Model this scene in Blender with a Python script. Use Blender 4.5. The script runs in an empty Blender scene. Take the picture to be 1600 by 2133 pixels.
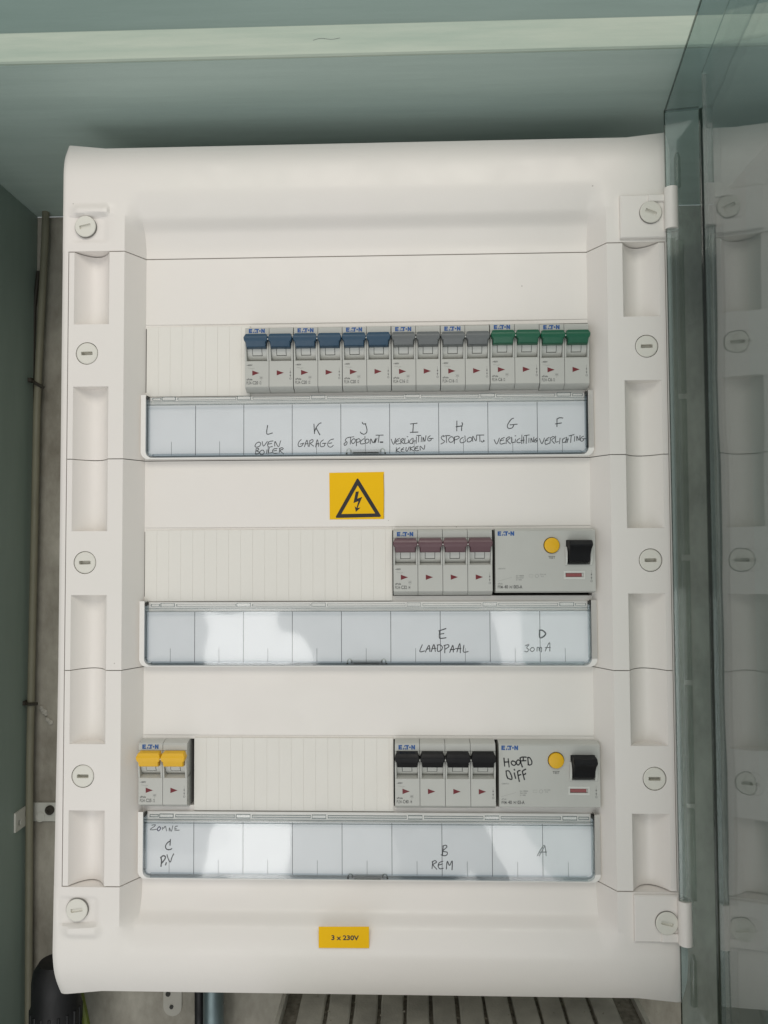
import bpy, math, random
from math import sin, cos, pi, radians, sqrt
from mathutils import Matrix, Vector
random.seed(7)
S = bpy.context.scene
col = S.collection
# ------------------------------------------------------------------ camera
F, PW, PH, D = 1602.0, 1600.0, 2133.0, 0.553
VX = Vector((.9995, -.0063, -.0315)).normalized()          # world axes seen by the camera (right, down, forward)
VY = Vector((.0317, .0381, .9988)); VY = (VY - VX * VX.dot(VY)).normalized()
VZ = -(VY.cross(VX)); VZ = VZ if VZ.y < 0 else -VZ
ROW = [Vector((VX[i], VY[i], VZ[i])) for i in range(3)]
cam = bpy.data.objects.new('camera', bpy.data.cameras.new('camera')); col.objects.link(cam)
m = Matrix.Identity(4)
for i in range(3):
    m[i][0] = ROW[0][i]; m[i][1] = -ROW[1][i]; m[i][2] = -ROW[2][i]
m[0][3], m[1][3], m[2][3] = 0, -D, 0
cam.matrix_world = m
cam.data.sensor_fit = 'VERTICAL'; cam.data.sensor_height = 24; cam.data.sensor_width = 18
cam.data.lens = 24 * F / PH; cam.data.clip_start = .01; cam.data.clip_end = 50
S.camera = cam

def W(px, py, y=0.0):
    """measured position in mm on the plane y (mm) of the board"""
    a, b = (px - PW / 2) / F, (py - PH / 2) / F
    d = ROW[0] * a + ROW[1] * b + ROW[2]
    t = (D * 1000 + y) / d.y
    return d.x * t, d.z * t

# ------------------------------------------------------------------ light
w = bpy.data.worlds.new('World'); S.world = w; w.use_nodes = True
bg = w.node_tree.nodes['Background']; bg.inputs[0].default_value = (.93, .97, 1.0, 1); bg.inputs[1].default_value = .34
def area(name, loc, size, radiance, color, target=(0, 0, 0)):
    l = bpy.data.lights.new(name, 'AREA'); l.shape = 'RECTANGLE'; l.size, l.size_y = size
    l.energy = radiance * size[0] * size[1] * pi; l.color = color
    o = bpy.data.objects.new(name, l); col.objects.link(o); o.location = loc
    o.rotation_euler = (Vector(target) - Vector(loc)).to_track_quat('-Z', 'Y').to_euler()
    return o
area('doorway_light_left', (-.74, -3.0, -.95), (.40, 1.40), 3.3, (1, .985, .96), (-.74, 0, -.95))
area('doorway_light_right', (.60, -3.0, -.98), (.54, 1.40), 2.4, (1, .985, .96), (.60, 0, -.98))
area('overhead_fill', (.05, -1.5, 1.15), (1.5, .8), 2.55, (1, .945, .85), (0, 0, .1))  # added fill from above to brighten the cover, no fitting known there
area('upward_fill', (-.75, -1.5, -1.5), (1.9, 1.5), .62, (1, .985, .95), (-.1, -.1, .1))  # added fill from below that lifts the niche ceiling, like floor bounce
S.view_settings.view_transform = 'Standard'; S.view_settings.look = 'None'
S.view_settings.exposure = .43; S.view_settings.gamma = 1

# ------------------------------------------------------------------ materials
def newmat(name):
    m = bpy.data.materials.new(name); m.use_nodes = True
    return m, m.node_tree, m.node_tree.nodes['Principled BSDF']
def plastic(name, rgb, rough=.45, var=.05, scale=40, bump=.04, bscale=900, metallic=0, rgb2=None, spec=.5, specks=False):
    m, t, p = newmat(name); N = t.nodes; L = t.links
    tc = N.new('ShaderNodeTexCoord'); n = N.new('ShaderNodeTexNoise'); n.inputs['Scale'].default_value = scale
    n.inputs['Detail'].default_value = 5; L.new(tc.outputs['Object'], n.inputs['Vector'])
    r = N.new('ShaderNodeValToRGB'); r.color_ramp.elements[0].position = .3; r.color_ramp.elements[1].position = .7
    a = rgb2 or tuple(c * (1 - var) for c in rgb)
    r.color_ramp.elements[0].color = (*a, 1); r.color_ramp.elements[1].color = (*rgb, 1)
    L.new(n.outputs['Fac'], r.inputs['Fac']); L.new(r.outputs['Color'], p.inputs['Base Color'])
    if specks:                                          # sparse grime specks and faint scuffs on the moulded plastic
        v = N.new('ShaderNodeTexVoronoi'); v.inputs['Scale'].default_value = 62; L.new(tc.outputs['Object'], v.inputs['Vector'])
        q = N.new('ShaderNodeMath'); q.operation = 'LESS_THAN'; q.inputs[1].default_value = .034; L.new(v.outputs['Distance'], q.inputs[0])
        sp = N.new('ShaderNodeSeparateColor'); L.new(v.outputs['Color'], sp.inputs[0]); g = N.new('ShaderNodeMath'); g.operation = 'LESS_THAN'; g.inputs[1].default_value = .16; L.new(sp.outputs[0], g.inputs[0])
        k = N.new('ShaderNodeMath'); k.operation = 'MULTIPLY'; L.new(q.outputs[0], k.inputs[0]); L.new(g.outputs[0], k.inputs[1])
        k2 = N.new('ShaderNodeMath'); k2.operation = 'MULTIPLY'; k2.inputs[1].default_value = .45; L.new(k.outputs[0], k2.inputs[0])
        mxc = N.new('ShaderNodeMix'); mxc.data_type = 'RGBA'; L.new(k2.outputs[0], mxc.inputs['Factor']); L.new(r.outputs['Color'], mxc.inputs['A']); mxc.inputs['B'].default_value = (.22, .19, .15, 1)
        L.new(mxc.outputs['Result'], p.inputs['Base Color'])
    p.inputs['Metallic'].default_value = metallic
    n3 = N.new('ShaderNodeTexNoise'); n3.inputs['Scale'].default_value = 26; n3.inputs['Detail'].default_value = 6; n3.inputs['Distortion'].default_value = 1.2
    L.new(tc.outputs['Object'], n3.inputs['Vector']); mr = N.new('ShaderNodeMapRange'); mr.inputs['From Min'].default_value = .35; mr.inputs['From Max'].default_value = .65
    mr.inputs['To Min'].default_value = max(.05, rough - .09); mr.inputs['To Max'].default_value = min(1, rough + .10)
    L.new(n3.outputs['Fac'], mr.inputs['Value']); L.new(mr.outputs['Result'], p.inputs['Roughness'])
    p.inputs['Specular IOR Level'].default_value = spec
    if bump:
        n2 = N.new('ShaderNodeTexNoise'); n2.inputs['Scale'].default_value = bscale; n2.inputs['Detail'].default_value = 3
        L.new(tc.outputs['Object'], n2.inputs['Vector'])
        b = N.new('ShaderNodeBump'); b.inputs['Strength'].default_value = bump; b.inputs['Distance'].default_value = .001
        L.new(n2.outputs['Fac'], b.inputs['Height']); L.new(b.outputs['Normal'], p.inputs['Normal'])
    return m
def paint(name, rgb, rgb2, streak=(3, 40, 40), rough=.5, bump=.25):
    m, t, p = newmat(name); N = t.nodes; L = t.links
    tc = N.new('ShaderNodeTexCoord'); mp = N.new('ShaderNodeMapping'); mp.inputs['Scale'].default_value = streak
    L.new(tc.outputs['Object'], mp.inputs['Vector'])
    n = N.new('ShaderNodeTexNoise'); n.inputs['Scale'].default_value = 2.2; n.inputs['Detail'].default_value = 8; n.inputs['Roughness'].default_value = .65
    L.new(mp.outputs['Vector'], n.inputs['Vector'])
    r = N.new('ShaderNodeValToRGB'); r.color_ramp.elements[0].position = .32; r.color_ramp.elements[1].position = .68
    r.color_ramp.elements[0].color = (*rgb2, 1); r.color_ramp.elements[1].color = (*rgb, 1)
    L.new(n.outputs['Fac'], r.inputs['Fac']); L.new(r.outputs['Color'], p.inputs['Base Color'])
    p.inputs['Roughness'].default_value = rough
    b = N.new('ShaderNodeBump'); b.inputs['Strength'].default_value = bump; b.inputs['Distance'].default_value = .002
    L.new(n.outputs['Fac'], b.inputs['Height']); L.new(b.outputs['Normal'], p.inputs['Normal'])
    return m
def clear(name, tint, rough=.02, ior=1.49, wave=0.0, milk=0.0):
    m, t, p = newmat(name); N = t.nodes; L = t.links; N.remove(p)
    out = N['Material Output']; tr = N.new('ShaderNodeBsdfTransparent'); gl = N.new('ShaderNodeBsdfGlossy')
    tr.inputs[0].default_value = (*tint, 1); gl.inputs['Roughness'].default_value = rough
    g = N.new('ShaderNodeNewGeometry'); mr = N.new('ShaderNodeMapRange')       # same index for both faces of a sheet
    mr.inputs['To Min'].default_value = ior; mr.inputs['To Max'].default_value = 1 / ior
    L.new(g.outputs['Backfacing'], mr.inputs['Value'])
    f = N.new('ShaderNodeFresnel'); L.new(mr.outputs['Result'], f.inputs['IOR'])
    mx = N.new('ShaderNodeMixShader'); L.new(f.outputs[0], mx.inputs[0]); L.new(tr.outputs[0], mx.inputs[1]); L.new(gl.outputs[0], mx.inputs[2])
    if milk:
        df = N.new('ShaderNodeBsdfDiffuse'); df.inputs[0].default_value = (.62, .70, .69, 1); m2 = N.new('ShaderNodeMixShader'); m2.inputs[0].default_value = milk
        L.new(tr.outputs[0], m2.inputs[1]); L.new(df.outputs[0], m2.inputs[2]); L.new(m2.outputs[0], mx.inputs[1])
    if wave:
        tc = N.new('ShaderNodeTexCoord'); n = N.new('ShaderNodeTexNoise'); n.inputs['Scale'].default_value = 14; n.inputs['Detail'].default_value = 1
        L.new(tc.outputs['Object'], n.inputs['Vector'])
        b = N.new('ShaderNodeBump'); b.inputs['Strength'].default_value = wave; b.inputs['Distance'].default_value = .01
        L.new(n.outputs['Fac'], b.inputs['Height']); L.new(b.outputs['Normal'], gl.inputs['Normal'])
    L.new(mx.outputs[0], out.inputs['Surface'])
    return m
M = {}
M['cover'] = plastic('white_plastic', (.79, .744, .704), .42, .035, 7, .06, 1400, rgb2=(.765, .736, .688), specks=True)
M['blank'] = plastic('cream_plastic', (.75, .725, .67), .5, .03, 12, .05, 1400)
M['cap'] = plastic('screw_plastic', (.72, .70, .63), .45, .03, 60, .03, 1400)
M['seat'] = plastic('seat_plastic', (.22, .21, .19), .6, .1)
M['innershade'] = plastic('interior_shade', (.03, .028, .025), .8, .2)  # near-black colour standing in for shade inside the box
M['holder'] = plastic('label_holder_plastic', (.81, .79, .755), .4, .02, 20, .02)
M['card'] = plastic('label_card', (.75, .755, .765), .7, .03, 60, .04, 2500)
M['rule'] = plastic('printed_rule', (.09, .09, .10), .7, .1)
M['ink'] = plastic('marker_ink', (.018, .018, .020), .5, .3, 300)
M['faint'] = plastic('faint_ink', (.13, .14, .14), .6, .3, 300)
M['navy'] = plastic('navy_ink', (.03, .025, .10), .5, .3, 300)
M['clear'] = clear('clear_cover', (.985, .992, .995), .05, 1.46, .26)
M['clearedge'] = clear('clear_edge', (.74, .79, .82), .06, 1.6)
M['clearwhite'] = clear('clear_rail', (.985, .99, .99), .12, 1.4)
M['railline'] = clear('clear_ridge', (.62, .66, .67), .08, 1.5)
M['clearrod'] = clear('clear_rod', (.86, .88, .86), .06, 1.5)
M['smoke'] = clear('smoked_acrylic', (.79, .845, .84), .038, 1.49, .06, .06)
M['smokeedge'] = clear('smoked_edge', (.30, .35, .32), .05, 1.5)
M['body'] = plastic('breaker_grey', (.49, .49, .455), .42, .03, 60, .04, 1800)
M['lever'] = plastic('lever_grey', (.60, .60, .56), .35, .03, 60)
M['gap'] = plastic('joint_shadow_plastic', (.035, .035, .03), .7, .1)
M['blue'] = plastic('toggle_blue', (.018, .060, .110), .45, .1, 60)
M['grey'] = plastic('toggle_grey', (.125, .135, .137), .4, .1, 60)
M['green'] = plastic('toggle_green', (.002, .10, .048), .38, .1, 60)
M['mauve'] = plastic('toggle_mauve', (.115, .055, .065), .38, .1, 60)
M['black'] = plastic('toggle_black', (.004, .004, .005), .5, .1, 60, spec=.25)
M['yellow'] = plastic('toggle_yellow', (.78, .44, .003), .38, .06, 60)
M['logo'] = plastic('logo_blue', (.010, .085, .30), .5, .05)
M['red'] = plastic('arrow_red', (.15, .006, .012), .5, .1)
M['redbar'] = plastic('indicator_red', (.27, .07, .07), .4, .1)
M['print'] = plastic('print_grey', (.13, .13, .125), .6, .1)
M['printlt'] = plastic('print_light', (.28, .28, .265), .6, .1)
M['sticker'] = plastic('sticker_yellow', (.86, .50, .0), .5, .04, 30, .02, spec=.2)
M['stickerblack'] = plastic('sticker_black', (.010, .008, .008), .4, .1)
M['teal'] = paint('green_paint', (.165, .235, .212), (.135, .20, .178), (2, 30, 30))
M['ceil'] = paint('green_paint_ceiling_lit', (.475, .58, .53), (.415, .515, .47), (2, 30, 30))  # the wall's green made lighter, light on the ceiling put into the colour
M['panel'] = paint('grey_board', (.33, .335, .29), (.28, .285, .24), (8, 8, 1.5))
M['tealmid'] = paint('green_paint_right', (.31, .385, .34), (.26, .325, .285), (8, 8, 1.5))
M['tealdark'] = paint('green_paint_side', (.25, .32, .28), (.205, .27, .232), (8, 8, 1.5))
M['batten'] = paint('pale_green_paint', (.45, .505, .42), (.33, .41, .34), (3, 40, 40), .55, .3)
M['plaster'] = paint('raw_plaster', (.46, .435, .37), (.23, .21, .17), (12, 12, 7), .9, .8)
M['plasterlt'] = plastic('plaster_light', (.5, .48, .42), .9, .2, 80, .5, 300)
M['cable'] = plastic('cable_grey', (.22, .21, .15), .55, .15, 40)
M['tie'] = plastic('tie_dark', (.035, .03, .02), .6, .2)
M['zinc'] = plastic('painted_metal', (.62, .62, .56), .45, .12, 60, .1)
M['tabmetal'] = plastic('painted_tab', (.47, .45, .39), .6, .12, 60, .1)
M['steel'] = plastic('galvanised_steel', (.20, .26, .27), .35, .35, 50, .1, 300, .6)
M['rubber'] = plastic('black_rubber', (.004, .004, .005), .6, .3, 60, .1, 300)
M['earth'] = plastic('earth_wire', (.11, .14, .02), .45, .2, 60)
M['slat'] = plastic('dusty_slat', (.66, .645, .57), .85, .35, 45, .4, 500)
M['dirt'] = plastic('dirt_joint', (.32, .30, .25), .95, .5, 200, .6, 800)
M['crumb'] = plastic('mortar_crumb', (.5, .47, .38), .95, .4, 200, .5, 900)

# ------------------------------------------------------------------ mesh builder (mm)
class MB:
    def __init__(s): s.v = []; s.f = []; s.k = []; s.mats = []
    def mi(s, mat):
        if mat not in s.mats: s.mats.append(mat)
        return s.mats.index(mat)
    def add(s, vs, fs, mat):
        o = len(s.v); k = s.mi(mat); s.v += [tuple(v) for v in vs]
        for f in fs: s.f.append(tuple(i + o for i in f)); s.k.append(k)
    def box(s, x0, x1, y0, y1, z0, z1, mat, b=0.0):
        if b <= 0:
            vs = [(x, y, z) for x in (x0, x1) for y in (y0, y1) for z in (z0, z1)]
            s.add(vs, [(0, 1, 3, 2), (4, 6, 7, 5), (0, 4, 5, 1), (2, 3, 7, 6), (0, 2, 6, 4), (1, 5, 7, 3)], mat); return
        # front face (low y) bevelled
        o = [(x0, z0), (x1, z0), (x1, z1), (x0, z1)]; i = [(x0 + b, z0 + b), (x1 - b, z0 + b), (x1 - b, z1 - b), (x0 + b, z1 - b)]
        vs = [(x, y1, z) for x, z in o] + [(x, y0 + b, z) for x, z in o] + [(x, y0, z) for x, z in i]
        fs = [(3, 2, 1, 0), (8, 9, 10, 11)]
        for q in range(4):
            r = (q + 1) % 4
            fs += [(q, r, r + 4, q + 4), (q + 4, r + 4, r + 8, q + 8)]
        s.add(vs, fs, mat)
    def prism(s, pts, y0, y1, mat):                     # outline in (x,z), extruded y0 (front) to y1
        n = len(pts); vs = [(x, y0, z) for x, z in pts] + [(x, y1, z) for x, z in pts]
        s.add(vs, [tuple(range(n)), tuple(reversed(range(n, 2 * n)))] + [(i, i + n, (i + 1) % n + n, (i + 1) % n) for i in range(n)], mat)
    def xprism(s, pts, x0, x1, mat):                    # outline in (y,z), extruded along x
        n = len(pts); vs = [(x0, y, z) for y, z in pts] + [(x1, y, z) for y, z in pts]
        s.add(vs, [tuple(range(n)), tuple(reversed(range(n, 2 * n)))] + [(i, i + n, (i + 1) % n + n, (i + 1) % n) for i in range(n)], mat)
    def grid(s, rows, mat):                             # rows of points
        n = len(rows[0]); vs = [p for r in rows for p in r]
        s.add(vs, [(j * n + i, j * n + i + 1, (j + 1) * n + i + 1, (j + 1) * n + i) for j in range(len(rows) - 1) for i in range(n - 1)], mat)
    def tube(s, path, r, mat, n=12, cap=True, close=False):
        P = [Vector(p) for p in path]; rings = []
        for i, p in enumerate(P):
            t = (P[min(i + 1, len(P) - 1)] - P[max(i - 1, 0)]).normalized()
            up = Vector((0, 1, 0)) if abs(t.y) < .9 else Vector((1, 0, 0))
            a = t.cross(up).normalized(); b = t.cross(a); rr = r[i] if isinstance(r, (list, tuple)) else r
            rings.append([p + (a * cos(2 * pi * k / n) + b * sin(2 * pi * k / n)) * rr for k in range(n)])
        vs = [v for g in rings for v in g]; fs = [(j * n + k, j * n + (k + 1) % n, (j + 1) * n + (k + 1) % n, (j + 1) * n + k) for j in range(len(P) - 1) for k in range(n)]
        if cap: fs += [tuple(reversed(range(n))), tuple((len(P) - 1) * n + k for k in range(n))]
        s.add(vs, fs, mat)
    def disc(s, cx, cz, prof, mat, n=40, nrm=None):     # prof: list of (radius, y) from rim to centre, axis y
        vs = []; fs = []
        for r, y in prof: vs += [(cx + r * cos(2 * pi * k / n), y, cz + r * sin(2 * pi * k / n)) for k in range(n)]
        for j in range(len(prof) - 1): fs += [(j * n + k, j * n + (k + 1) % n, (j + 1) * n + (k + 1) % n, (j + 1) * n + k) for k in range(n)]
        fs.append(tuple((len(prof) - 1) * n + k for k in range(n)))
        s.add(vs, fs, mat)
    def ribbon(s, pts, wd, y, mat, smooth=True, proud=.08):   # drawn stroke on a plane facing -y
        P = [Vector(p) for p in pts]
        if smooth and len(P) > 2:
            Q = []
            for i in range(len(P) - 1):
                a, b, c, d = P[max(i - 1, 0)], P[i], P[i + 1], P[min(i + 2, len(P) - 1)]
                for q in range(5):
                    t = q / 5; Q.append(.5 * ((2 * b) + (c - a) * t + (2 * a - 5 * b + 4 * c - d) * t * t + (3 * b - a - 3 * c + d) * t ** 3))
            Q.append(P[-1]); P = Q
        n = len(P); vs = []
        for i, p in enumerate(P):
            t = (P[min(i + 1, n - 1)] - P[max(i - 1, 0)]); t = t.normalized() if t.length > 1e-9 else Vector((1, 0))
            nn = Vector((-t.y, t.x)) * wd * .5 * (.82 + .25 * random.random())
            e = t * wd * .35 * ((i == n - 1) - (i == 0)); a = p + nn + e; b = p - nn + e
            vs += [(a.x, y - proud, a.y), (b.x, y - proud, b.y)]
        s.add(vs, [(2 * i, 2 * i + 1, 2 * i + 3, 2 * i + 2) for i in range(n - 1)], mat)
    def xf(s, M4, start=0):
        for i in range(start, len(s.v)): s.v[i] = tuple(M4 @ Vector(s.v[i]))
    def build(s, name, parent=None, angle=35):
        org = OR.get(parent.name, (0, 0, 0)) if parent else (0, 0, 0)
        me = bpy.data.meshes.new(name)
        me.from_pydata([((x - org[0]) / 1000, (y - org[1]) / 1000, (z - org[2]) / 1000) for x, y, z in s.v], [], s.f)
        for k in s.mats: me.materials.append(M[k])
        me.polygons.foreach_set('material_index', s.k)
        me.polygons.foreach_set('use_smooth', [True] * len(s.f)); me.update()
        me.set_sharp_from_angle(angle=radians(angle))
        o = bpy.data.objects.new(name, me); col.objects.link(o)
        if parent: o.parent = parent; OR[o.name] = org
        return o
OR = {}
def tag(o, label=None, cat=None, group=None, kind=None):
    for k, v in (('label', label), ('category', cat), ('group', group), ('kind', kind)):
        if v: o[k] = v
    return o
def thing(name, loc, label, cat, group=None):
    o = bpy.data.objects.new(name, None); col.objects.link(o); o.empty_display_size = .01
    o.location = tuple(c / 1000 for c in loc); OR[o.name] = loc
    return tag(o, label, cat, group)
_tc = {}
def text(mb, s, x, z, h, y, mat, sx=1.0, bold=0.0, align='LEFT', proud=.06):
    key = (s, bold, align)
    if key not in _tc:
        c = bpy.data.curves.new('t', 'FONT'); c.body = s; c.size = 1; c.offset = bold; c.align_x = align; c.resolution_u = 3; c.fill_mode = 'BOTH'
        o = bpy.data.objects.new('t', c); col.objects.link(o); bpy.context.view_layer.update()
        me = o.evaluated_get(bpy.context.evaluated_depsgraph_get()).to_mesh()
        _tc[key] = ([v.co.copy() for v in me.vertices], [tuple(p.vertices) for p in me.polygons])
        o.to_mesh_clear(); bpy.data.objects.remove(o); bpy.data.curves.remove(c)
    vs, fs = _tc[key]; k = h / .70
    mb.add([(x + v.x * k * sx, y - proud, z + v.y * k) for v in vs], fs, mat)

# ================================================================== THE SETTING
def struct(name, mb, parent=None): return tag(mb.build(name, parent), kind='structure')
b = MB(); b.box(-700, 700, 162, 180, -900, 312, 'plaster'); struct('back_wall', b)
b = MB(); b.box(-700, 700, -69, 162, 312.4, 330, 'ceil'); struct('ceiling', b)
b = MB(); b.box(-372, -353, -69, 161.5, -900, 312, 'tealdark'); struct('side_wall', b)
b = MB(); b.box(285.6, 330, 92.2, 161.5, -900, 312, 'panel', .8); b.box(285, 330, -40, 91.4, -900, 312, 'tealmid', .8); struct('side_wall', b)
b = MB(); b.box(-700, 700, -66, -50, 334, 520, 'teal', .6); struct('upper_wall', b)
b = MB(); b.box(-700, 700, -71.5, -52, 312.6, 333.2, 'batten', 1.0)
b.ribbon([W(652, 83, -72), W(668, 79, -72), W(690, 81, -72), W(708, 78, -72)], .3, -71.5, 'faint')
tag(b.build('trim_board'), 'pale green painted trim board running across the top of the niche', 'trim board')

# ================================================================== THE BOARD
CX = -30.7
board = thing('distribution_board', (CX, 150, -320), 'white electrical distribution board with three rows and a smoked door swung open', 'fuse box')
RC = [133.0, -15.7, -164.4]                # centre heights of the three rows
SEAM = [208.2, 59.4, -89.3, -238.0]
def ss(t): t = max(0, min(1, t)); return t * t * (3 - 2 * t)
def cover_y(u, z):
    a = abs(u)
    slope = max(0, min(1, (a - 160.7) / 10.1))
    fold = max(.8 * ss((z - 212) / 42) + .2 * ss((z - 225.5) / 10), .7 * ss((-243 - z) / 42) + .3 * ss((-258 - z) / 10))
    y = -17 * (1 - (1 - slope) * (1 - fold))
    if z > 264: y += 5 * ((z - 264) / 24) ** 2
    if z < -280: y += 13 * ((-280 - z) / 38) ** 2
    if a > 213.2: y += 1.6 * ((a - 213.2) / 3.2) ** 2
    return y
GR = [(156.0, 209), (8.5, 111.0), (-140.2, -36.8), (-240, -186.2)]
def groove(u, z):
    a = abs(u)
    if 181.6 < a < 207.0 and any(p < z < q for p, q in GR):
        return 11 * (1 - ((a - 194.3) / 12.7) ** 2)
    return 0
SCR = 197.3
def frange(a, b, n): return [a + (b - a) * i / n for i in range(n + 1)]
# enclosure behind the cover
b = MB()
for x0, x1, z0, z1 in ((CX - 205, CX - 202, -300, 270), (CX + 202, CX + 205, -300, 270), (CX - 205, CX + 205, -303, -300), (CX - 205, CX + 205, 270, 273)):
    b.box(x0, x1, 8, 160, z0, z1, 'cover')
b.box(CX - 202, CX + 202, 14, 16, -299.9, 269.9, 'innershade'); b.box(CX - 203, CX + 203, 156, 160.5, -299.8, 269.8, 'cover')  # dark sheet behind the openings paints in the unlit interior
b.build('enclosure_body', board)
# frame: top piece, bottom piece, two side bars in one ring
b = MB()
def zt(u): return 285.4 + 3.8 * max(0, min(1, (abs(u) - 187) / 28))
def zb(u): return -315.0 - 4.2 * max(0, min(1, (abs(u) - 187) / 28))
def aout(z):
    return 216.2 + (1.9 * max(0, (-100 - z) / 200)) - 1.1 * ss((z - 276) / 13) - .6 * ss((-298 - z) / 20)
half = sorted(set([0, 40, 80, 120, 150] + frange(150, 160.7, 3) + frange(160.7, 170.8, 4) + [176, 181.6] + frange(181.6, 207, 16) + [187, 211] + frange(213.2, 216.2, 3)))
us = [-a for a in reversed(half) if a > 0] + half
def uu(u, z): return u if abs(u) < 213 else math.copysign(213 + (abs(u) - 213) / 3.2 * (aout(z) - 213), u)
def frame_piece(z0, zend, n, bumps):
    rows = []
    zs = sorted(set(frange(0, 1, n)))
    for t in zs:
        r = []
        for u in us:
            z = z0 + (zend(u) - z0) * t
            r.append((CX + uu(u, z), cover_y(u, z) + bumps(u, z), z))
        rows.append(r)
    edge0 = [(p[0], p[1] + max(14 if 181.6 <= abs(p[0] - CX) <= 207 else 4, 0), p[2]) for p in rows[0]]
    edge1 = [(p[0], p[1] + 14, p[2]) for p in rows[-1]]
    R2 = [edge0] + rows + [edge1]
    if z0 > 0: R2 = R2[::-1]
    b.grid([list(r) for r in R2], 'cover')
    for sgn in (0, -1):
        b.grid([[r[sgn] for r in rows], [(r[sgn][0] + (-2 if sgn else 2), r[sgn][1] + 16, r[sgn][2]) for r in rows]], 'cover')
def bump_top(u, z):
    a = abs(u); y = 0
    if u < 0:
        y -= 2.6 * ss((a - 181) / 3) * ss((211 - a) / 7) * ss((z - 233.5) / 3.0) * ss((244.5 - z) / 7)        # lip over the corner screw
        y += 1.3 * ss((a - 181) / 6) * ss((211 - a) / 3) * ss((z - 214) / 4) * ss((235 - z) / 2)
    return y
def bump_bot(u, z):
    a = abs(u); y = 0
    if u < 0:
        y -= 2.6 * ss((a - 181) / 8) * ss((212 - a) / 7) * ss((-262.5 - z) / 3) * ss((z + 275) / 7)
        y += 1.6 * ss((a - 184) / 6) * ss((214 - a) / 3) * ss((-244 - z) / 4) * ss((z + 265) / 2)
    return y
frame_piece(SEAM[0] + .45, zt, 64, bump_top)
frame_piece(SEAM[3] - .45, zb, 64, bump_bot)
for sg in (-1, 1):
    zs = frange(SEAM[3] - .45, SEAM[0] + .45, 12)
    cols = []
    for a, dy in ((211.4, 10), (211.4, 0), (213.2, 0), (214.8, .5), (216.2, 1.6), (214.2, 17.6)):
        cols.append([(CX + sg * (uu(a, z) if a > 213 else a), -17 + dy, z) for z in zs])
    b.grid(cols, 'cover')
frame = b.build('cover_frame', board, 30)

def screw(x, z, yf, parent, ang=0, tilt=None, deep=4.5):
    ca, sa = cos(radians(ang)), sin(radians(ang))
    # slot: recessed channel drawn as a dark floor with raised lips
    def R(px, pz): return (x + px * ca - pz * sa, z + px * sa + pz * ca)
    
    s2 = MB()
    # cap face with a real slot: ring of faces between slot outline and disc rim
    n = 48; rim = [(x + 7.0 * cos(2 * pi * k / n), z + 7.0 * sin(2 * pi * k / n)) for k in range(n)]
    s2.disc(x, z, [(7.55, yf + 4), (7.55, yf + .35), (7.0, yf)], 'cap', n); s2.f.pop(); s2.k.pop()
    sl = []
    for k in range(n):
        a = 2 * pi * k / n - radians(ang); c, d = cos(a), sin(a); kx = 4.1 / max(abs(c), 1e-6); kz = 1.3 / max(abs(d), 1e-6); t = min(kx, kz)
        sl.append(R(c * t, d * t))
    vs = [(px, yf, pz) for px, pz in rim] + [(px, yf, pz) for px, pz in sl] + [(px, yf + deep, pz) for px, pz in sl]
    fs = []
    for k in range(n):
        r = (k + 1) % n; fs += [(k, r, r + n, k + n), (k + n, r + n, r + 2 * n, k + 2 * n)]
    fs.append(tuple(range(2 * n, 3 * n))); s2.add(vs, fs, 'cap')
    if tilt:
        T = Matrix.Translation((x, yf, z)) @ Matrix.Rotation(radians(tilt[0]), 4, 'X') @ Matrix.Rotation(radians(tilt[1]), 4, 'Z') @ Matrix.Translation((-x, -yf, -z))
        s2.xf(T)
    return s2.build('screw', parent, 30)
def ring_hole(b, x0, x1, z0, z1, cx, cz, r, y, mat, n=48, depth=3.5):
    an = sorted([2 * pi * k / n + .01 for k in range(n)] + [math.atan2(qz - cz, qx - cx) % (2 * pi) for qx in (x0, x1) for qz in (z0, z1)]); n = len(an); q = []
    for a in an:
        c, d = cos(a), sin(a)
        tx = ((x1 - cx) if c > 0 else (cx - x0)) / max(abs(c), 1e-6); tz = ((z1 - cz) if d > 0 else (cz - z0)) / max(abs(d), 1e-6)
        t = min(tx, tz); q.append((cx + c * t, cz + d * t))
    vs = [(px, y, pz) for px, pz in q] + [(cx + r * cos(a), y, cz + r * sin(a)) for a in an] + [(cx + r * cos(a), y + depth, cz + r * sin(a)) for a in an]
    fs = []
    for k in range(n):
        p = (k + 1) % n; fs += [(k, p, p + n, k + n), (k + n, p + n, p + 2 * n, k + 2 * n)]
    b.add(vs, fs, mat)
# corner screws on the left sit in bosses; right ones in hinge plates
for (x, z, ang, yf, tl) in ((-229.8, 226.4, 12, -16.6, (3, 0)), (-231.2, -254.0, 9, -16.2, (-3, 0))):
    s = MB(); s.disc(x, z, [(7.85, yf + 3), (7.78, yf - .9), (7.5, yf - .9)], 'seat', 48); s.f.pop(); s.k.pop()
    s.build('screw_seat', frame)
    screw(x, z, yf - 1.5, frame, ang, tl, 1.4)
for (x, z, ang, z0, z1, x0, sgn) in ((170.0, 228.0, -20, 210.5, 241.0, 149.3, 1), (172.0, -257.2, -14, -270.5, -239.5, 150.8, -1)):
    s = MB()
    s.box(x0, 184.2, -19.6, -10, z0, z1, 'cover', .7)
    s.box(168.5, 184.6, -21.2, -19, (z + 7.5 if sgn > 0 else z0 + .6), (z1 - .6 if sgn > 0 else z - 7), 'cover', .5)
    s.tube([(183.6, -22, z - 13), (183.6, -22, z + 16)], 4.7, 'cover', 20)
    s.disc(x, z, [(7.78, -16), (7.78, -20.6), (7.5, -20.6)], 'seat', 40); s.f.pop(); s.k.pop()
    s.build('hinge_plate', frame)
    screw(x, z, -21.4, frame, ang, (2 if sgn > 0 else -2, 3), 1.6)

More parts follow.
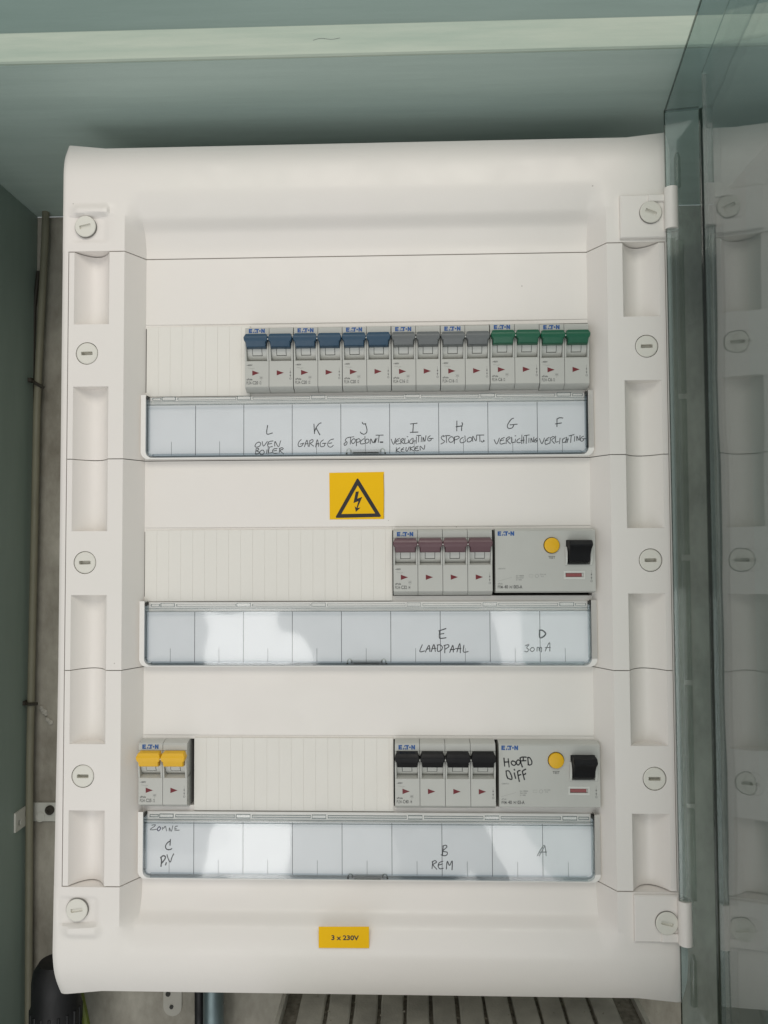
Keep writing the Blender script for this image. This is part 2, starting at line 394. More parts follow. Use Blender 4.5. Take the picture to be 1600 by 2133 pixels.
# ---- module covers
pitch = 35.15; CL = -188.7; CR = 127.6
TABS = [W(p, 1255, -5)[0] for p in (336, 494, 650, 848, 1006, 1166)]
def stroke_set(crop, sets):
    x0, y0, k = crop
    return [([(x0 + p / k, y0 + q / k) for p, q in s]) for s in sets]
INK = {0: [], 1: [], 2: []}
def ink(row, crop, sets, wd=.42, mat='ink'):
    for s in stroke_set(crop, sets): INK[row].append((s, wd, mat))
A = (510, 870, 8)
ink(0, A, [[(380,130),(368,270),(458,255)], [(1153,108),(1162,265)], [(1272,88),(1240,100),(1190,165),(1165,228)], [(1190,175),(1250,285)]], .5)
ink(0, A, [[(235,405),(190,430),(170,475),(195,492),(245,475),(268,430),(235,405)], [(292,400),(312,475),(372,400)],
  [(470,388),(410,400),(380,450),(400,490),(460,480)], [(395,440),(450,430)], [(500,475),(505,395),(560,485),(598,385)],
  [(190,520),(175,605)], [(185,520),(225,510),(230,535),(195,555),(235,570),(230,600),(180,608)],
  [(285,540),(250,570),(262,608),(300,612),(325,580),(310,545),(285,540)], [(370,535),(362,598)], [(405,505),(398,585),(450,582)],
  [(540,512),(480,525),(462,570),(490,595),(545,590)], [(480,555),(530,545)], [(585,510),(572,590)], [(575,515),(620,500),(640,520),(590,550),(645,602)],
  [(940,365),(905,400),(888,450),(905,482),(950,470),(975,432)], [(925,440),(985,425)], [(995,485),(1035,375),(1058,480)], [(1005,440),(1055,430)],
  [(1085,385),(1075,480)], [(1080,385),(1130,365),(1135,400),(1095,430),(1150,475)], [(1180,490),(1210,365),(1230,480)], [(1185,440),(1235,430)],
  [(1310,370),(1270,400),(1255,455),(1280,485),(1325,470),(1335,430)], [(1295,430),(1355,425)],
  [(1480,355),(1420,375),(1382,430),(1395,480),(1440,490),(1475,460)], [(1400,430),(1450,420)]])
A = (710, 870, 8)
ink(0, A, [[(358,80),(375,105),(415,100)], [(410,105),(435,190),(430,245),(390,275),(345,262),(325,240)], [(1160,105),(1272,92)], [(1210,105),(1200,240)], [(1158,245),(1285,240)]], .5)
ink(0, A, [[(140,325),(95,345),(75,380),(105,410),(95,445),(65,462),(55,435),(85,410)], [(120,330),(218,318)], [(165,325),(158,440)],
  [(215,350),(178,385),(195,430),(235,410),(240,365),(215,350)], [(262,360),(260,468)], [(258,370),(300,350),(325,375),(300,405),(262,410)],
  [(385,350),(340,385),(325,425),(350,438),(400,428)], [(402,315),(402,400)], [(430,355),(408,390),(425,425),(465,405),(465,365),(430,355)],
  [(490,435),(500,352),(540,420),(580,345),(565,425),(605,340)], [(585,292),(708,290)], [(640,292),(625,412)],
  [(840,360),(880,445),(915,345)], [(980,345),(935,370),(915,410),(930,440),(985,430)], [(925,395),(970,385)],
  [(1000,370),(1000,440)], [(995,370),(1035,345),(1045,370),(1010,400),(1055,435)], [(1070,345),(1065,425),(1115,420)], [(1130,370),(1125,420)], [(1106,315),(1118,318)],
  [(1190,345),(1150,385),(1145,420),(1180,430),(1205,410)], [(1205,340),(1200,430)], [(1260,320),(1255,430)], [(1200,395),(1255,385)],
  [(1265,297),(1335,297)], [(1300,300),(1295,405)], [(1345,320),(1340,400)], [(1370,400),(1372,325),(1400,395),(1420,300)],
  [(1490,300),(1455,330),(1450,375),(1475,388),(1505,370),(1505,345)], [(1470,348),(1540,345)],
  [(925,500),(922,578)], [(985,500),(930,545),(990,578)], [(1050,500),(1010,530),(1010,565),(1055,572)], [(1010,535),(1045,532)],
  [(1090,495),(1085,545),(1110,555),(1140,490)], [(1160,485),(1155,550)], [(1220,480),(1160,515),(1215,550)],
  [(1290,475),(1245,495),(1235,535),(1255,550),(1300,545)], [(1245,515),(1285,505)], [(1325,540),(1325,475),(1385,528),(1400,458)]])
ink(0, A, [[(658,408),(698,408)]], .75)
A = (900, 870, 10)
ink(0, A, [[(518,70),(515,275)], [(622,105),(635,130),(618,200),(615,270)], [(500,190),(630,170)]], .5)
ink(0, A, [[(240,372),(200,395),(195,430),(225,465),(265,490),(240,520),(185,548)], [(235,395),(290,375),(375,375)], [(298,385),(305,520)],
  [(395,395),(345,450),(370,510),(430,500),(455,450),(430,405),(395,395)], [(470,400),(465,540)], [(465,410),(530,385),(570,410),(520,450),(470,465)],
  [(650,410),(600,440),(583,490),(610,525),(680,505),(700,470)], [(685,378),(690,455)], [(780,410),(735,450),(740,500),(790,500),(830,460),(815,415),(780,410)],
  [(845,490),(850,385),(915,485),(930,375)], [(930,362),(1080,362)], [(995,365),(998,495)], [(1025,485),(1040,505),(1065,500),(1075,470),(1090,490)]])
A = (1020, 860, 7.619)
ink(0, A, [[(380,85),(340,105),(290,180),(282,225),(310,248),(360,235),(382,195)], [(325,190),(438,180)], [(1070,95),(1068,218)], [(1068,100),(1110,78),(1162,82)], [(1045,175),(1138,160)]], .5)
ink(0, A, [[(72,425),(112,495),(155,400)], [(235,390),(185,415),(165,460),(175,495),(245,480)], [(175,440),(225,430)], [(265,410),(262,490)], [(262,410),(310,380),(325,400),(280,440),(330,490)],
  [(350,385),(350,470),(400,462)], [(410,415),(405,470)], [(402,365),(414,365)], [(480,405),(440,430),(435,465),(465,475),(490,465)], [(512,350),(510,488)], [(540,380),(540,480)], [(495,440),(550,432)],
  [(550,362),(630,350)], [(585,360),(580,485)], [(625,400),(622,470)], [(655,470),(658,400),(690,465),(702,385)], [(750,400),(715,430),(712,460),(740,462),(752,435)], [(725,435),(762,432)],
  [(792,410),(830,490),(870,400)], [(945,390),(900,420),(880,460),(890,500),(950,480)], [(885,440),(930,430)], [(965,400),(958,480)], [(962,400),(1010,375),(1030,395),(985,430),(1030,485)],
  [(1048,370),(1045,460),(1090,455)], [(1118,400),(1108,490)], [(1200,395),(1165,420),(1155,460),(1180,470),(1205,455)], [(1220,385),(1210,475)], [(1245,400),(1230,470)], [(1205,430),(1250,425)],
  [(1260,365),(1340,345)], [(1295,358),(1285,470)], [(1350,375),(1345,450)], [(1385,440),(1385,370),(1420,435),(1435,360)], [(1490,370),(1450,395),(1440,435),(1465,450),(1492,430),(1492,412)], [(1465,412),(1525,408)]])
A = (860, 1300, 5.333)
ink(1, A, [[(368,50),(290,75)], [(298,78),(295,150),(320,158),(368,152)], [(298,112),(345,105)]], .55)
ink(1, A, [[(105,230),(78,305),(130,298)], [(140,310),(180,235),(190,305)], [(150,280),(190,272)], [(205,305),(235,225),(250,305)], [(210,275),(258,268)],
  [(278,230),(275,300),(315,290),(328,255),(300,230),(270,235)], [(355,235),(355,320)], [(345,240),(390,228),(400,250),(358,280)], [(410,315),(445,235),(450,310)], [(415,285),(465,280)],
  [(490,310),(522,215),(528,318)], [(475,272),(535,272)], [(568,235),(562,308),(615,305)]], .5)
ink(1, A, [[(1410,70),(1410,148),(1450,140),(1475,105),(1440,70),(1405,68)]], .8)
ink(1, A, [[(1250,240),(1290,228),(1265,262),(1288,285),(1265,308),(1242,302)], [(1320,262),(1302,285),(1325,305),(1350,285),(1340,262),(1320,262)],
  [(1380,300),(1382,262),(1400,262),(1405,300),(1408,265),(1430,262),(1428,310)], [(1470,300),(1518,205),(1522,300)], [(1470,262),(1528,258)]], .42)
A = (305, 1710, 20)
ink(2, A, [[(230,180),(300,165),(375,165),(330,230),(165,350),(280,370),(430,345)], [(670,370),(675,270),(720,310),(790,220),(840,415)], [(955,415),(960,285),(1040,430),(1100,205)],
  [(1300,215),(1200,240),(1190,330),(1195,400)], [(1190,330),(1260,325)], [(1230,390),(1370,385)]], .42, 'faint')
ink(2, A, [[(540,240),(480,290),(460,370),(500,415),(560,370),(595,290),(540,240)]], .5, 'navy')
ink(2, A, [[(1000,770),(985,1010)], [(985,840),(880,910),(800,1040),(820,1150),(900,1195),(1000,1190),(1060,1150)], [(860,1410),(920,1600),(1000,1710),(1060,1530),(1140,1370)]], .55)
ink(2, A, [[(600,1530),(630,1650),(610,1890)], [(610,1520),(700,1450),(790,1490),(770,1590),(640,1760)], [(830,1740),(800,1830)]], .75)
A = (890, 1750, 6.154)
ink(2, A, [[(205,75),(195,190)], [(200,75),(240,65),(250,90),(200,140),(255,155),(250,190),(215,200),(178,188)], [(70,280),(62,365)], [(62,280),(100,262),(118,285),(75,315),(122,372)],
  [(200,270),(155,290),(140,335),(165,368),(205,360)], [(145,320),(195,305)], [(245,370),(258,270),(285,325),(320,265),(318,380)]], .5)
ink(2, A, [[(1410,200),(1500,65),(1525,200)], [(1435,200),(1505,80)], [(1440,155),(1530,152)]], .5, 'faint')

POS = ['top', 'middle', 'bottom']
covers = []
for r in range(3):
    c = RC[r]; z1, z0 = SEAM[r] - .3, SEAM[r + 1] + .3
    b = MB()
    half = sorted(set([0, 60, 120, 160.7] + frange(160.7, 170.8, 3) + [177, 181.6, 181.61] + frange(181.6, 207, 18) + [206.99, 210.8]))
    us2 = [-a for a in reversed(half) if a > 0] + half
    zs = {z0, z1, c + 26.6, c + 26.1, c + 23.6, c - 23.4, c + 1.9 + 9.5, c + 1.9 - 9.5}
    for p, q in GR:
        for e in (p, q):
            for dd in (-.15, .15):
                if z0 < e + dd < z1: zs.add(e + dd)
    zs = sorted(zs)
    def yy(u, z):
        y = cover_y(u, z) if -240 < z < 212 else 0
        y = -17 * max(0, min(1, (abs(u) - 160.7) / 10.1)) + groove(u, z)
        if abs(u) < 160.6 and c - 30 < z < c + 26.3: y += .9
        return y
    # panel surface with the device opening left out and round holes round the screws
    n = len(us2)
    V = [[(CX + u, yy(u, z), z) for u in us2] for z in zs]
    vs = [p for row in V for p in row]; fs = []
    for j in range(len(zs) - 1):
        zm = (zs[j] + zs[j + 1]) / 2
        for i in range(n - 1):
            um = (us2[i] + us2[i + 1]) / 2
            if abs(um) < 160.7 and c - 23.4 < zm < c + 23.6: continue
            if 181.6 < abs(um) < 207 and abs(zm - (c + 1.9)) < 9.5: continue
            fs.append((j * n + i, j * n + i + 1, (j + 1) * n + i + 1, (j + 1) * n + i))
    b.add(vs, fs, 'cover')
    for sg in (-1, 1):
        b_x = sorted((CX + sg * 181.6, CX + sg * 207))
        ring_hole(b, b_x[0], b_x[1], c + 1.9 - 9.5, c + 1.9 + 9.5, CX + sg * SCR, c + 1.9, 8.05, -17, 'cover')
    # skirts at seams, and opening edges
    for row in (V[0], V[-1]):
        b.grid([row, [(p[0], p[1] + 5, p[2]) for p in row]], 'cover')
    for sg in (0, -1):
        b.grid([[row[sg] for row in V], [(row[sg][0], row[sg][1] + 8, row[sg][2]) for row in V]], 'cover')
    ox0, ox1, oz0, oz1 = CX - 160.7, CX + 160.7, c - 23.4, c + 23.6
    b.grid([[(x, .9, z) for x, z in ((ox0, oz0), (ox1, oz0), (ox1, oz1), (ox0, oz1), (ox0, oz0))], [(x, 9, z) for x, z in ((ox0, oz0), (ox1, oz0), (ox1, oz1), (ox0, oz1), (ox0, oz0))]], 'cover')
    mc = b.build('module_cover', board, 28); covers.append(mc)
    for sg in (-1, 1): screw(CX + sg * SCR, c + 1.9, -17.15, mc, random.choice((-1, 0, 1.5)))
    # ---- label holder: raised white frame, card, clear flap with hinge rail
    h0, h1 = c - 72.9, c - 27.2
    def rounded(x0, x1, z0, z1, r, top=False, k=6):
        pts = [(x0 + r - r * cos(pi / 2 * i / k), z0 + r - r * sin(pi / 2 * i / k)) for i in range(k + 1)]
        pts += [(x1 - r + r * sin(pi / 2 * i / k), z0 + r - r * cos(pi / 2 * i / k)) for i in range(k + 1)]
        return pts + [(x1, z1), (x0, z1)]
    o = MB(); po = rounded(CL - 4.1, CR + 4.4, h0, h1 + 1, 5.6); pi_ = rounded(CL - .3, CR + .3, h0 + 1.0, h1 + 1, 4.6); q = len(po)
    vs = [(x, -5.9, z) for x, z in po] + [(x, -6.6, z) for x, z in pi_] + [(x, -1, z) for x, z in pi_] + [(x, .6, z) for x, z in po]
    ff = []
    for i in range(q - 2 + 0):
        for s_ in (0, q): ff.append((i + s_, i + 1 + s_, i + 1 + s_ + q, i + s_ + q))
        ff.append((i, i + 3 * q, i + 1 + 3 * q, i + 1))
    i = q - 1
    for s_ in (0, q): ff.append((i + s_, 0 + s_, 0 + s_ + q, i + s_ + q))
    ff.append((i, i + 3 * q, 3 * q, 0)); i = q - 3
    for s_ in (0, q): ff.append((i + s_, i + 1 + s_, i + 1 + s_ + q, i + s_ + q))
    o.add(vs, ff, 'holder')
    o.box(CL - .3, CR + .3, -1.4, -.4, h0 + 1, h1 - .2, 'holder')
    o.build('label_holder', mc, 30)
    o = MB(); cz0, cz1 = h0 + 2.6, h1 - 6.6
    o.box(CL + .8, CR - .8, -3.4, -1.5, cz0, cz1, 'card')
    for k in range(1, 9):
        x = CL + (k * pitch) - (0 if k else 0)
        o.box(x - .20, x + .20, -3.46, -3.38, cz0 + .2, cz1 - .1, 'rule')
    for k in range(9):
        x = CL + (k + .5) * pitch
        o.box(x - .13, x + .13, -3.46, -3.38, cz0 + .2, cz0 + 10.2, 'rule')
    for s, wd, mt in INK[r]:
        o.ribbon([W(px, py, -3.5) for px, py in s], wd * 1.3, -3.46, mt)
    tag(o.build('label_card', mc), ['label card handwritten with circuit letters L to F', 'label card handwritten with E and D', 'label card handwritten with C, B and A'][r])
    o = MB(); fo = rounded(CL, CR, h0 + 1.3, h1 - 6.3, 4.6)
    o.prism(fo, -7.4, -6.5, 'clear')
    # thick moulded edges of the flap
    for x0, x1 in ((CL + .25, CL + 1.6), (CR - 1.6, CR - .25)): o.box(x0, x1, -6.45, -3.0, h0 + 6.5, h1 - 1.5, 'clearedge')
    for sx, cx in ((-1, CL + 4.6), (1, CR - 4.6)):
        arc = [(cx + sx * 4.2 * cos(t), -5.0, h0 + 6.9 - 4.2 * sin(t)) for t in frange(0, pi / 2, 8)]
        o.tube(arc, .7, 'clearedge', 8)
    o.box(CL + 4.8, CR - 4.8, -6.45, -2.8, h0 + 1.5, h0 + 3.7, 'clearedge')
    o.build('label_flap', mc, 30)
    o = MB()
    o.box(CL + .3, CR - .3, -6.6, -5.6, h1 - 6.2, h1 - 4.3, 'clearwhite', .3)
    o.box(CL + .3, CR - .3, -6.9, -5.5, h1 - 6.7, h1 - 6.35, 'railline'); o.box(CL + .3, CR - .3, -6.7, -5.7, h1 - 4.25, h1 - 4.0, 'railline')
    def outline(x0, x1, z0, z1, t, yf):
        for q in ((x0, x1, z0, z0 + t), (x0, x1, z1 - t, z1), (x0, x0 + t, z0 + t, z1 - t), (x1 - t, x1, z0 + t, z1 - t)): o.box(q[0], q[1], yf, yf + 1.6, q[2], q[3], 'railline')
    prev = CL + 4
    for t in TABS + [CR + 6]:
        if t - 1.2 > prev: outline(prev, min(t - 1.2, CR - 3), h1 - 2.9, h1 - 1.2, .22, -5.4)
        if t < CR: outline(t - .2, t + 9.8, h1 - 3.2, h1 - .5, .26, -6.2); o.box(t + .2, t + 9.4, -5.6, -5.0, h1 - 2.9, h1 - .8, 'clearwhite')
        prev = t + 11
    for x in (CL + .2, CR - 1.1): o.box(x, x + .9, -6.4, -1.5, h1 - 2.4, h1 + .2, 'gap')
    o.build('hinge_rail', mc, 30)
    o = MB(); lx = (-43.6, -16.2)
    o.box(lx[0] + 2.4, lx[1] - 2.4, -9.4, -7.45, h0 + 1.9, h0 + 5.2, 'clearwhite', .5)
    o.box(lx[0] + 4.6, lx[1] - 4.6, -9.9, -9.45, h0 + 2.5, h0 + 3.6, 'clearrod', .15)
    for x in (lx[0], lx[1] - 3.4):
        o.tube([(x + 1.7 + 1.5 * cos(t), -8.6, h0 + 4.1 + 1.7 * sin(t)) for t in frange(-.4, pi + .4, 10)], .5, 'clearrod', 8)
        o.box(x + (-.6 if x < -30 else 2.9), x + (.6 if x < -30 else 4.1), -8.4, -7.5, h0 + 2.2, h0 + 3.2, 'gap')
    o.build('latch', mc, 30)

# blank segments closing the unused ways
def blanks(r, x0, x1):
    c = RC[r]; x = x0; n = 0; w = 8.72
    first = None
    while x < x1 - 1:
        e = min(x + w, x1)
        if x1 - e < 2.5: e = x1
        o = MB(); o.box(x + .01, e - .01, -.9 - .05 * random.random(), 1.5, c - 26.6, c + 24.6, 'blank', .13)
        o.build('blank_segment', covers[r]); x = e; n += 1
blanks(0, -190.6, -114.3)
blanks(1, -190.8, -11.6)
blanks(2, -154.2, -11.6)

# stickers
o = MB()
st = [W(686, 985), W(800, 983), W(800, 1081), W(687, 1082)]
o.prism([(x, z) for x, z in reversed(st)], -.28, -.05, 'sticker')
def sk(x, y): return W(670 + x / 10.667, 960 + y / 10.667)
def tri(a, r=.9):
    out = []
    for i in range(3):
        p, q, s_ = Vector(a[i - 1]), Vector(a[i]), Vector(a[(i + 1) % 3]); d1 = (p - q).normalized(); d2 = (s_ - q).normalized()
        for t in (0, .5, 1):
            v = q + d1 * r * (1 - t) + d2 * r * t; v = v + (q - v) * (.35 if t == .5 else 0); out.append((v.x, v.y))
    return out
T0 = tri([sk(800, 370), sk(300, 1268), sk(1335, 1245)], 1.2); T1 = tri([sk(803, 545), sk(440, 1182), sk(1190, 1168)], .05); n = len(T0)
o.add([(x, -.36, z) for x, z in T0 + T1], [(i, (i + 1) % n, (i + 1) % n + n, i + n) for i in range(n)], 'stickerblack')
bolt = [(760, 685), (830, 680), (795, 840), (905, 800), (800, 1045), (865, 1040), (762, 1135), (735, 1005), (775, 1045), (818, 895), (708, 938)]
o.add([(*(lambda p: (p[0], -.36, p[1]))(sk(x, y)),) for x, y in bolt], [(0, 1, 2, 10), (2, 3, 9, 10)[:4], (3, 4, 8, 9), (4, 5, 6), (4, 6, 8), (6, 7, 8)], 'stickerblack')
o.ribbon([sk(1378, 300), sk(1388, 700), sk(1384, 1290)], .25, -.3, 'stickerblack')
tag(o.build('warning_sticker', covers[1]), 'yellow square sticker with a black lightning triangle')
o = MB(); st = [W(664, 1974, -17), W(769, 1974.5, -17), W(769, 1930, -17), W(664, 1930, -17)]
o.prism(st, -17.35, -17.05, 'sticker')
x, z = W(690, 1957, -17)
text(o, '3 x 230V', x, z, 3.05, -17.36, 'stickerblack', 1.18, .03)
tag(o.build('voltage_sticker', frame), 'small yellow sticker reading 3 x 230V')

# ================================================================== DOOR
ang = radians(81.5); ux, uy = -cos(ang), -sin(ang)           # along the pane, towards the opener
px_, py_ = 180.4, -21.0                                      # hinge line
rx, ry = -uy, ux                                             # rim direction (away from the hinge)
ZD0, ZD1, RW, LEN, TH = -331.0, 299.0, 24.5, 372.0, 2.6
SP, TP = 15.3, 43.5                                          # pane offset and where it starts
def dp(s, t, z): return (px_ + rx * s + ux * t, py_ + ry * s + uy * t, z)
def dbox(mb, s0, s1, t0, t1, z0, z1, mat):
    vs = [dp(s, t, z) for s in (s0, s1) for t in (t0, t1) for z in (z0, z1)]
    mb.add(vs, [(0, 1, 3, 2), (4, 6, 7, 5), (0, 4, 5, 1), (2, 3, 7, 6), (0, 2, 6, 4), (1, 5, 7, 3)], mat)
def dshell(mb, inner, outer, z0, z1, mat):
    n = len(inner)
    for pts in (inner, outer): mb.grid([[dp(s, t, z) for s, t in pts] for z in (z0, z1)], mat)
    for z in (z0, z1): mb.grid([[dp(s, t, z) for s, t in inner], [dp(s, t, z) for s, t in outer]], 'smokeedge')
door = MB(); dbox(door, SP, SP + TH, TP, LEN, ZD0, ZD1 - .2, 'smoke')
door = tag(door.build('door', board), 'smoked see-through door swung open at the right edge')
o = MB()
cr = [(RW - 2 + 2 * sin(a), 4.6 - 2 * cos(a)) for a in frange(0, pi / 2, 6)]; co = [(RW - 2 + 4.4 * sin(a), 4.4 - 4.4 * cos(a)) for a in frange(0, pi / 2, 6)]
dshell(o, [(0, TH)] + cr[:1], [(0, 0)] + [(co[0][0], co[0][1])], ZD0, ZD1, 'smoke')
dshell(o, cr + [(SP + .1, TP - .1)], co + [(SP + TH, TP - .1)], ZD0, ZD1 - 1.5, 'smokeedge')
dbox(o, -.45, -.02, 0, TH, ZD0, ZD1, 'smokeedge'); o.build('door_rim', door)
o = MB(); pl = [(0, TH + .2), (RW - 2, TH + .2), (RW - .2, TH + 2.5), (SP - .1, TP), (SP - .1, LEN), (0, LEN)]
vs = [dp(a, c, z) for z in (ZD1 - TH, ZD1) for a, c in pl]; o.add(vs, [(5, 4, 3, 2, 1, 0), (6, 7, 8, 9, 10, 11)] + [(i, (i + 1) % 6, (i + 1) % 6 + 6, i + 6) for i in range(6)], 'smoke'); dbox(o, -.3, -.02, TH, LEN, ZD1 - TH, ZD1, 'smokeedge'); o.build('door_rim', door)
o = MB(); dbox(o, 0, SP - .1, TH + .3, LEN, ZD0, ZD0 + TH, 'smoke'); o.build('door_rim', door)
for z0, z1 in ((-240, -180), (-176, -98), (-94, -14), (-10, 96), (100, 206)):
    o = MB(); o.box(185.6, 190.0, -27, -22.5, z0, z1, 'clearrod', .6); o.box(182.2, 184.9, -25.5, -22.4, z0 - 1.9, z1 + 1.9, 'clearrod', .5); o.build('hinge_strip', door, 30)
for z0, z1 in ((244, 268), (-309, -276)):
    o = MB(); o.tube([(187.6, -24, z0), (187.6, -24, z1 - 4), (187.6, -24, z1)], [2.2, 2.2, 1.0], 'clearrod', 12)
    o.build('hinge_pin', door, 30)

# ================================================================== CIRCUIT BREAKERS
def logo(mb, x, z, y, wd=11.6, h=3.1):
    k = wd / 100; v = h / 28
    def P(pts): mb.add([(x + a * k, y - .07, z + q * v) for a, q in pts], [tuple(range(len(pts)))], 'logo')
    P([(0, 0), (9, 0), (9, 28), (0, 28)]); P([(9, 20), (22, 20), (22, 28), (9, 28)]); P([(9, 10.5), (20, 10.5), (20, 17.5), (9, 17.5)]); P([(9, 0), (22, 0), (22, 8), (9, 8)])
    P([(26, 0), (33, 0), (36, 8), (31, 13)]); P([(33, 17), (40, 17), (42, 28), (37, 28)]); P([(39, 0), (47, 0), (43, 11), (39, 8)])
    P([(42, 20), (63, 20), (63, 28), (42, 28)]); P([(48, 0), (57, 0), (57, 20), (48, 20)])
    n = 12; mb.add([(x + (69 + 5.4 * cos(2 * pi * i / n)) * k, y - .07, z + 14 * v + 5.4 * k * sin(2 * pi * i / n)) for i in range(n)], [tuple(range(n))], 'logo')
    P([(77, 0), (85, 0), (85, 28), (77, 28)]); P([(84.9, 28), (84.9, 13), (92.1, 0), (92.1, 15)]); P([(92, 0), (100, 0), (100, 28), (92, 28)])
YF = -9.0
FACE = [111.1, -35.3, -184.5]
def onoff(mb, x, z):
    text(mb, 'I', x, z + 7.2, 1.0, YF, 'print', .9, .0, 'CENTER')
    mb.box(x - .09, x + .09, YF - .06, YF + .01, z + 1.6, z + 6.8, 'print')
    for zz, s in ((5.3, 1), (2.7, -1)):
        mb.add([(x - .55, YF - .07, z + zz - .5 * s), (x + .55, YF - .07, z + zz - .5 * s), (x, YF - .07, z + zz + .8 * s)], [(0, 1, 2)], 'print')
    n = 12; mb.ribbon([(x + .62 * cos(2 * pi * i / n), z + .6 + .62 * sin(2 * pi * i / n)) for i in range(n + 1)], .22, YF, 'print', False)
def housing(parent, x0, x1, f, first, last, rating, poles):
    o = MB(); g = .16; a, c = x0 + g, x1 - g
    R0, R1 = 18.7, 37.6
    low = [(2, f - 2.9), (-3.6, f - 2.9), (-8.75, f - .1), (YF, f + .3), (YF, f + R0 - .3), (-8.8, f + R0), (-6.8, f + R0 + .7), (-3.4, f + R0 + 1.6), (2, f + R0 + 1.6)]
    o.xprism(low, a, c, 'body')
    up = [(2, f + R1), (-6.5, f + R1), (-8.8, f + R1 + .1), (YF, f + R1 + .4), (YF, f + 41.9), (-8.2, f + 42.9), (-3.8, f + 44.1), (2, f + 44.1)]
    o.xprism(up, a, c, 'body')
    for q0, q1 in ((a, a + 1.15), (c - 1.15, c)):                     # cheeks beside the lever
        ch = [(2, f + R0), (-8.9, f + R0), (-9.5, f + R0 + 1.2), (-10.3, f + 27), (-10.4, f + 31), (-9.4, f + 33.5), (-9.0, f + R1), (2, f + R1)]
        o.xprism(ch, q0, q1, 'body')
    o.box(a + 1.15, c - 1.15, -2.2, 0, f + R0, f + R1, 'body')
    if first:
        logo(o, a + 2.6, f + 38.95, YF)
        text(o, '~400V', a + 1.1, f + 15.2, 1.15, YF, 'print', .95, .03)
        o.ribbon([(a + 2.0, f + 13.8), (a + 3.6, f + 13.6), (a + 5.6, f + 12.9)], .16, YF, 'printlt', False); o.ribbon([(a + 5.4, f + 13.5), (a + 6.8, f + 13.4)], .16, YF, 'printlt', False)
        text(o, 'xPole', a + 1.1, f + 4.85, 1.3, YF, 'print', 1.0, .03)
        text(o, 'PLS4-', a + 1.0, f + 1.9, 2.2, YF, 'print', .56, .01); text(o, rating, a + 5.4, f + 1.9, 2.3, YF, 'print', .72, .025)
        wr = 5.4 + (4.9 if len(rating) > 2 else 3.4)
        text(o, '/%d' % poles, a + wr, f + 1.9, 2.1, YF, 'print', .66, .01)
        o.box(a + 10.2, a + 13.0, YF - .05, YF + .01, f + 7.3, f + 7.42, 'printlt'); o.box(a + 10.2, a + 13.0, YF - .05, YF + .01, f + 5.9, f + 6.02, 'printlt')
        text(o, '6000', a + 11.6, f + 6.2, .85, YF, 'print', .8, 0, 'CENTER'); text(o, '3', a + 11.6, f + 4.6, .9, YF, 'printlt', 1, 0, 'CENTER')
    am = x0 + 5.35 + (0.2 if not first else 0)
    o.prism([(am, f + 8.2), (am + 5.1, f + 10.05), (am, f + 11.9)], YF - .07, YF + .02, 'red')
    if last: onoff(o, c - 1.9, f + 5.2)
    hs = o.build('pole_housing', parent, 30)
    # rocker barrel with the white centre tab
    o = MB(); cy, cz = .6, f + 28.4; q0, q1 = a + 1.3, c - 1.3; m0, m1 = q0 + 4.0, q0 + 10.4
    def cyl(xa, xb, rad, d0, d1, mat, n=10):
        P = [(cy - rad * cos(radians(t)), cz + rad * sin(radians(t))) for t in frange(d0, d1, n)]
        pts = P + [(cy - 2, P[-1][1]), (cy - 2, P[0][1])]
        o.xprism(pts, xa, xb, mat)
    cyl(q0, m0 - .4, 8.9, -62, 62, 'lever'); cyl(m1 + .4, q1, 8.9, -62, 62, 'lever')
    cyl(m0 - .39, m1 + .39, 8.0, -60, 60, 'gap'); cyl(m0, m1, 9.05, -34, 50, 'lever'); cyl(m0 - .4, m1 + .4, 8.9, -62, -38, 'lever')
    o.build('rocker', hs, 30)
    return hs
def toggle(parent, x0, x1, f, mat, tilt=0):
    o = MB(); cx = (x0 + x1) / 2; hw = (x1 - x0) / 2
    rows = []
    prof = [(38.0, .62, -9.5), (37.6, .80, -12.2), (37.1, .86, -13.8), (34.9, .965, -15.2), (34.4, .985, -15.3), (32.6, .955, -15.1), (31.6, .90, -14.9), (31.3, .82, -14.8), (28.1, .80, -13.6), (27.6, .78, -12.6), (27.5, .78, -8.0)]
    prof = [(z, max(w_, .80) if i else .80, y) for i, (z, w_, y) in enumerate(prof)]
    for z, w_, y in prof:
        e = hw * w_
        rows.append([(cx - e, -7.5, f + z), (cx - e, y + .5, f + z), (cx - e + .4, y, f + z), (cx + e - .4, y, f + z), (cx + e, y + .5, f + z), (cx + e, -7.5, f + z)])
    o.grid(rows, mat)
    return o.build('toggle', parent, 25)
def breaker(row, x0, poles, rating, mat, label, group=None, pw=17.53):
    f = FACE[row]; x1 = x0 + poles * pw
    t = thing('circuit_breaker', ((x0 + x1) / 2, 2, f - 3), label, 'circuit breaker', group)
    for p in range(poles):
        a, c = x0 + p * pw, x0 + (p + 1) * pw
        if p == 0: a += .12
        if p == poles - 1: c -= .12
        hs = housing(t, a, c, f, p == 0, p == poles - 1, rating, poles)
        toggle(t, a, c, f, mat)
    o = MB()
    for p in range(1, poles): o.tube([(x0 + p * pw - .8, -14.2, f + 33.2), (x0 + p * pw + .8, -14.2, f + 33.2)], .55, 'lever', 8)
    o.box(x0 + .4, x1 - .4, 2, 12, f - 2.6, f + 43.8, 'body')
    o.build('breaker_back', t)
    t.location.y += random.uniform(-.0004, .0003); t.location.z += random.uniform(-.0003, .0003); t.rotation_euler.y = radians(random.uniform(-.18, .18))
    return t
G = 'two-pole circuit breakers in the top row'
x = -116.6
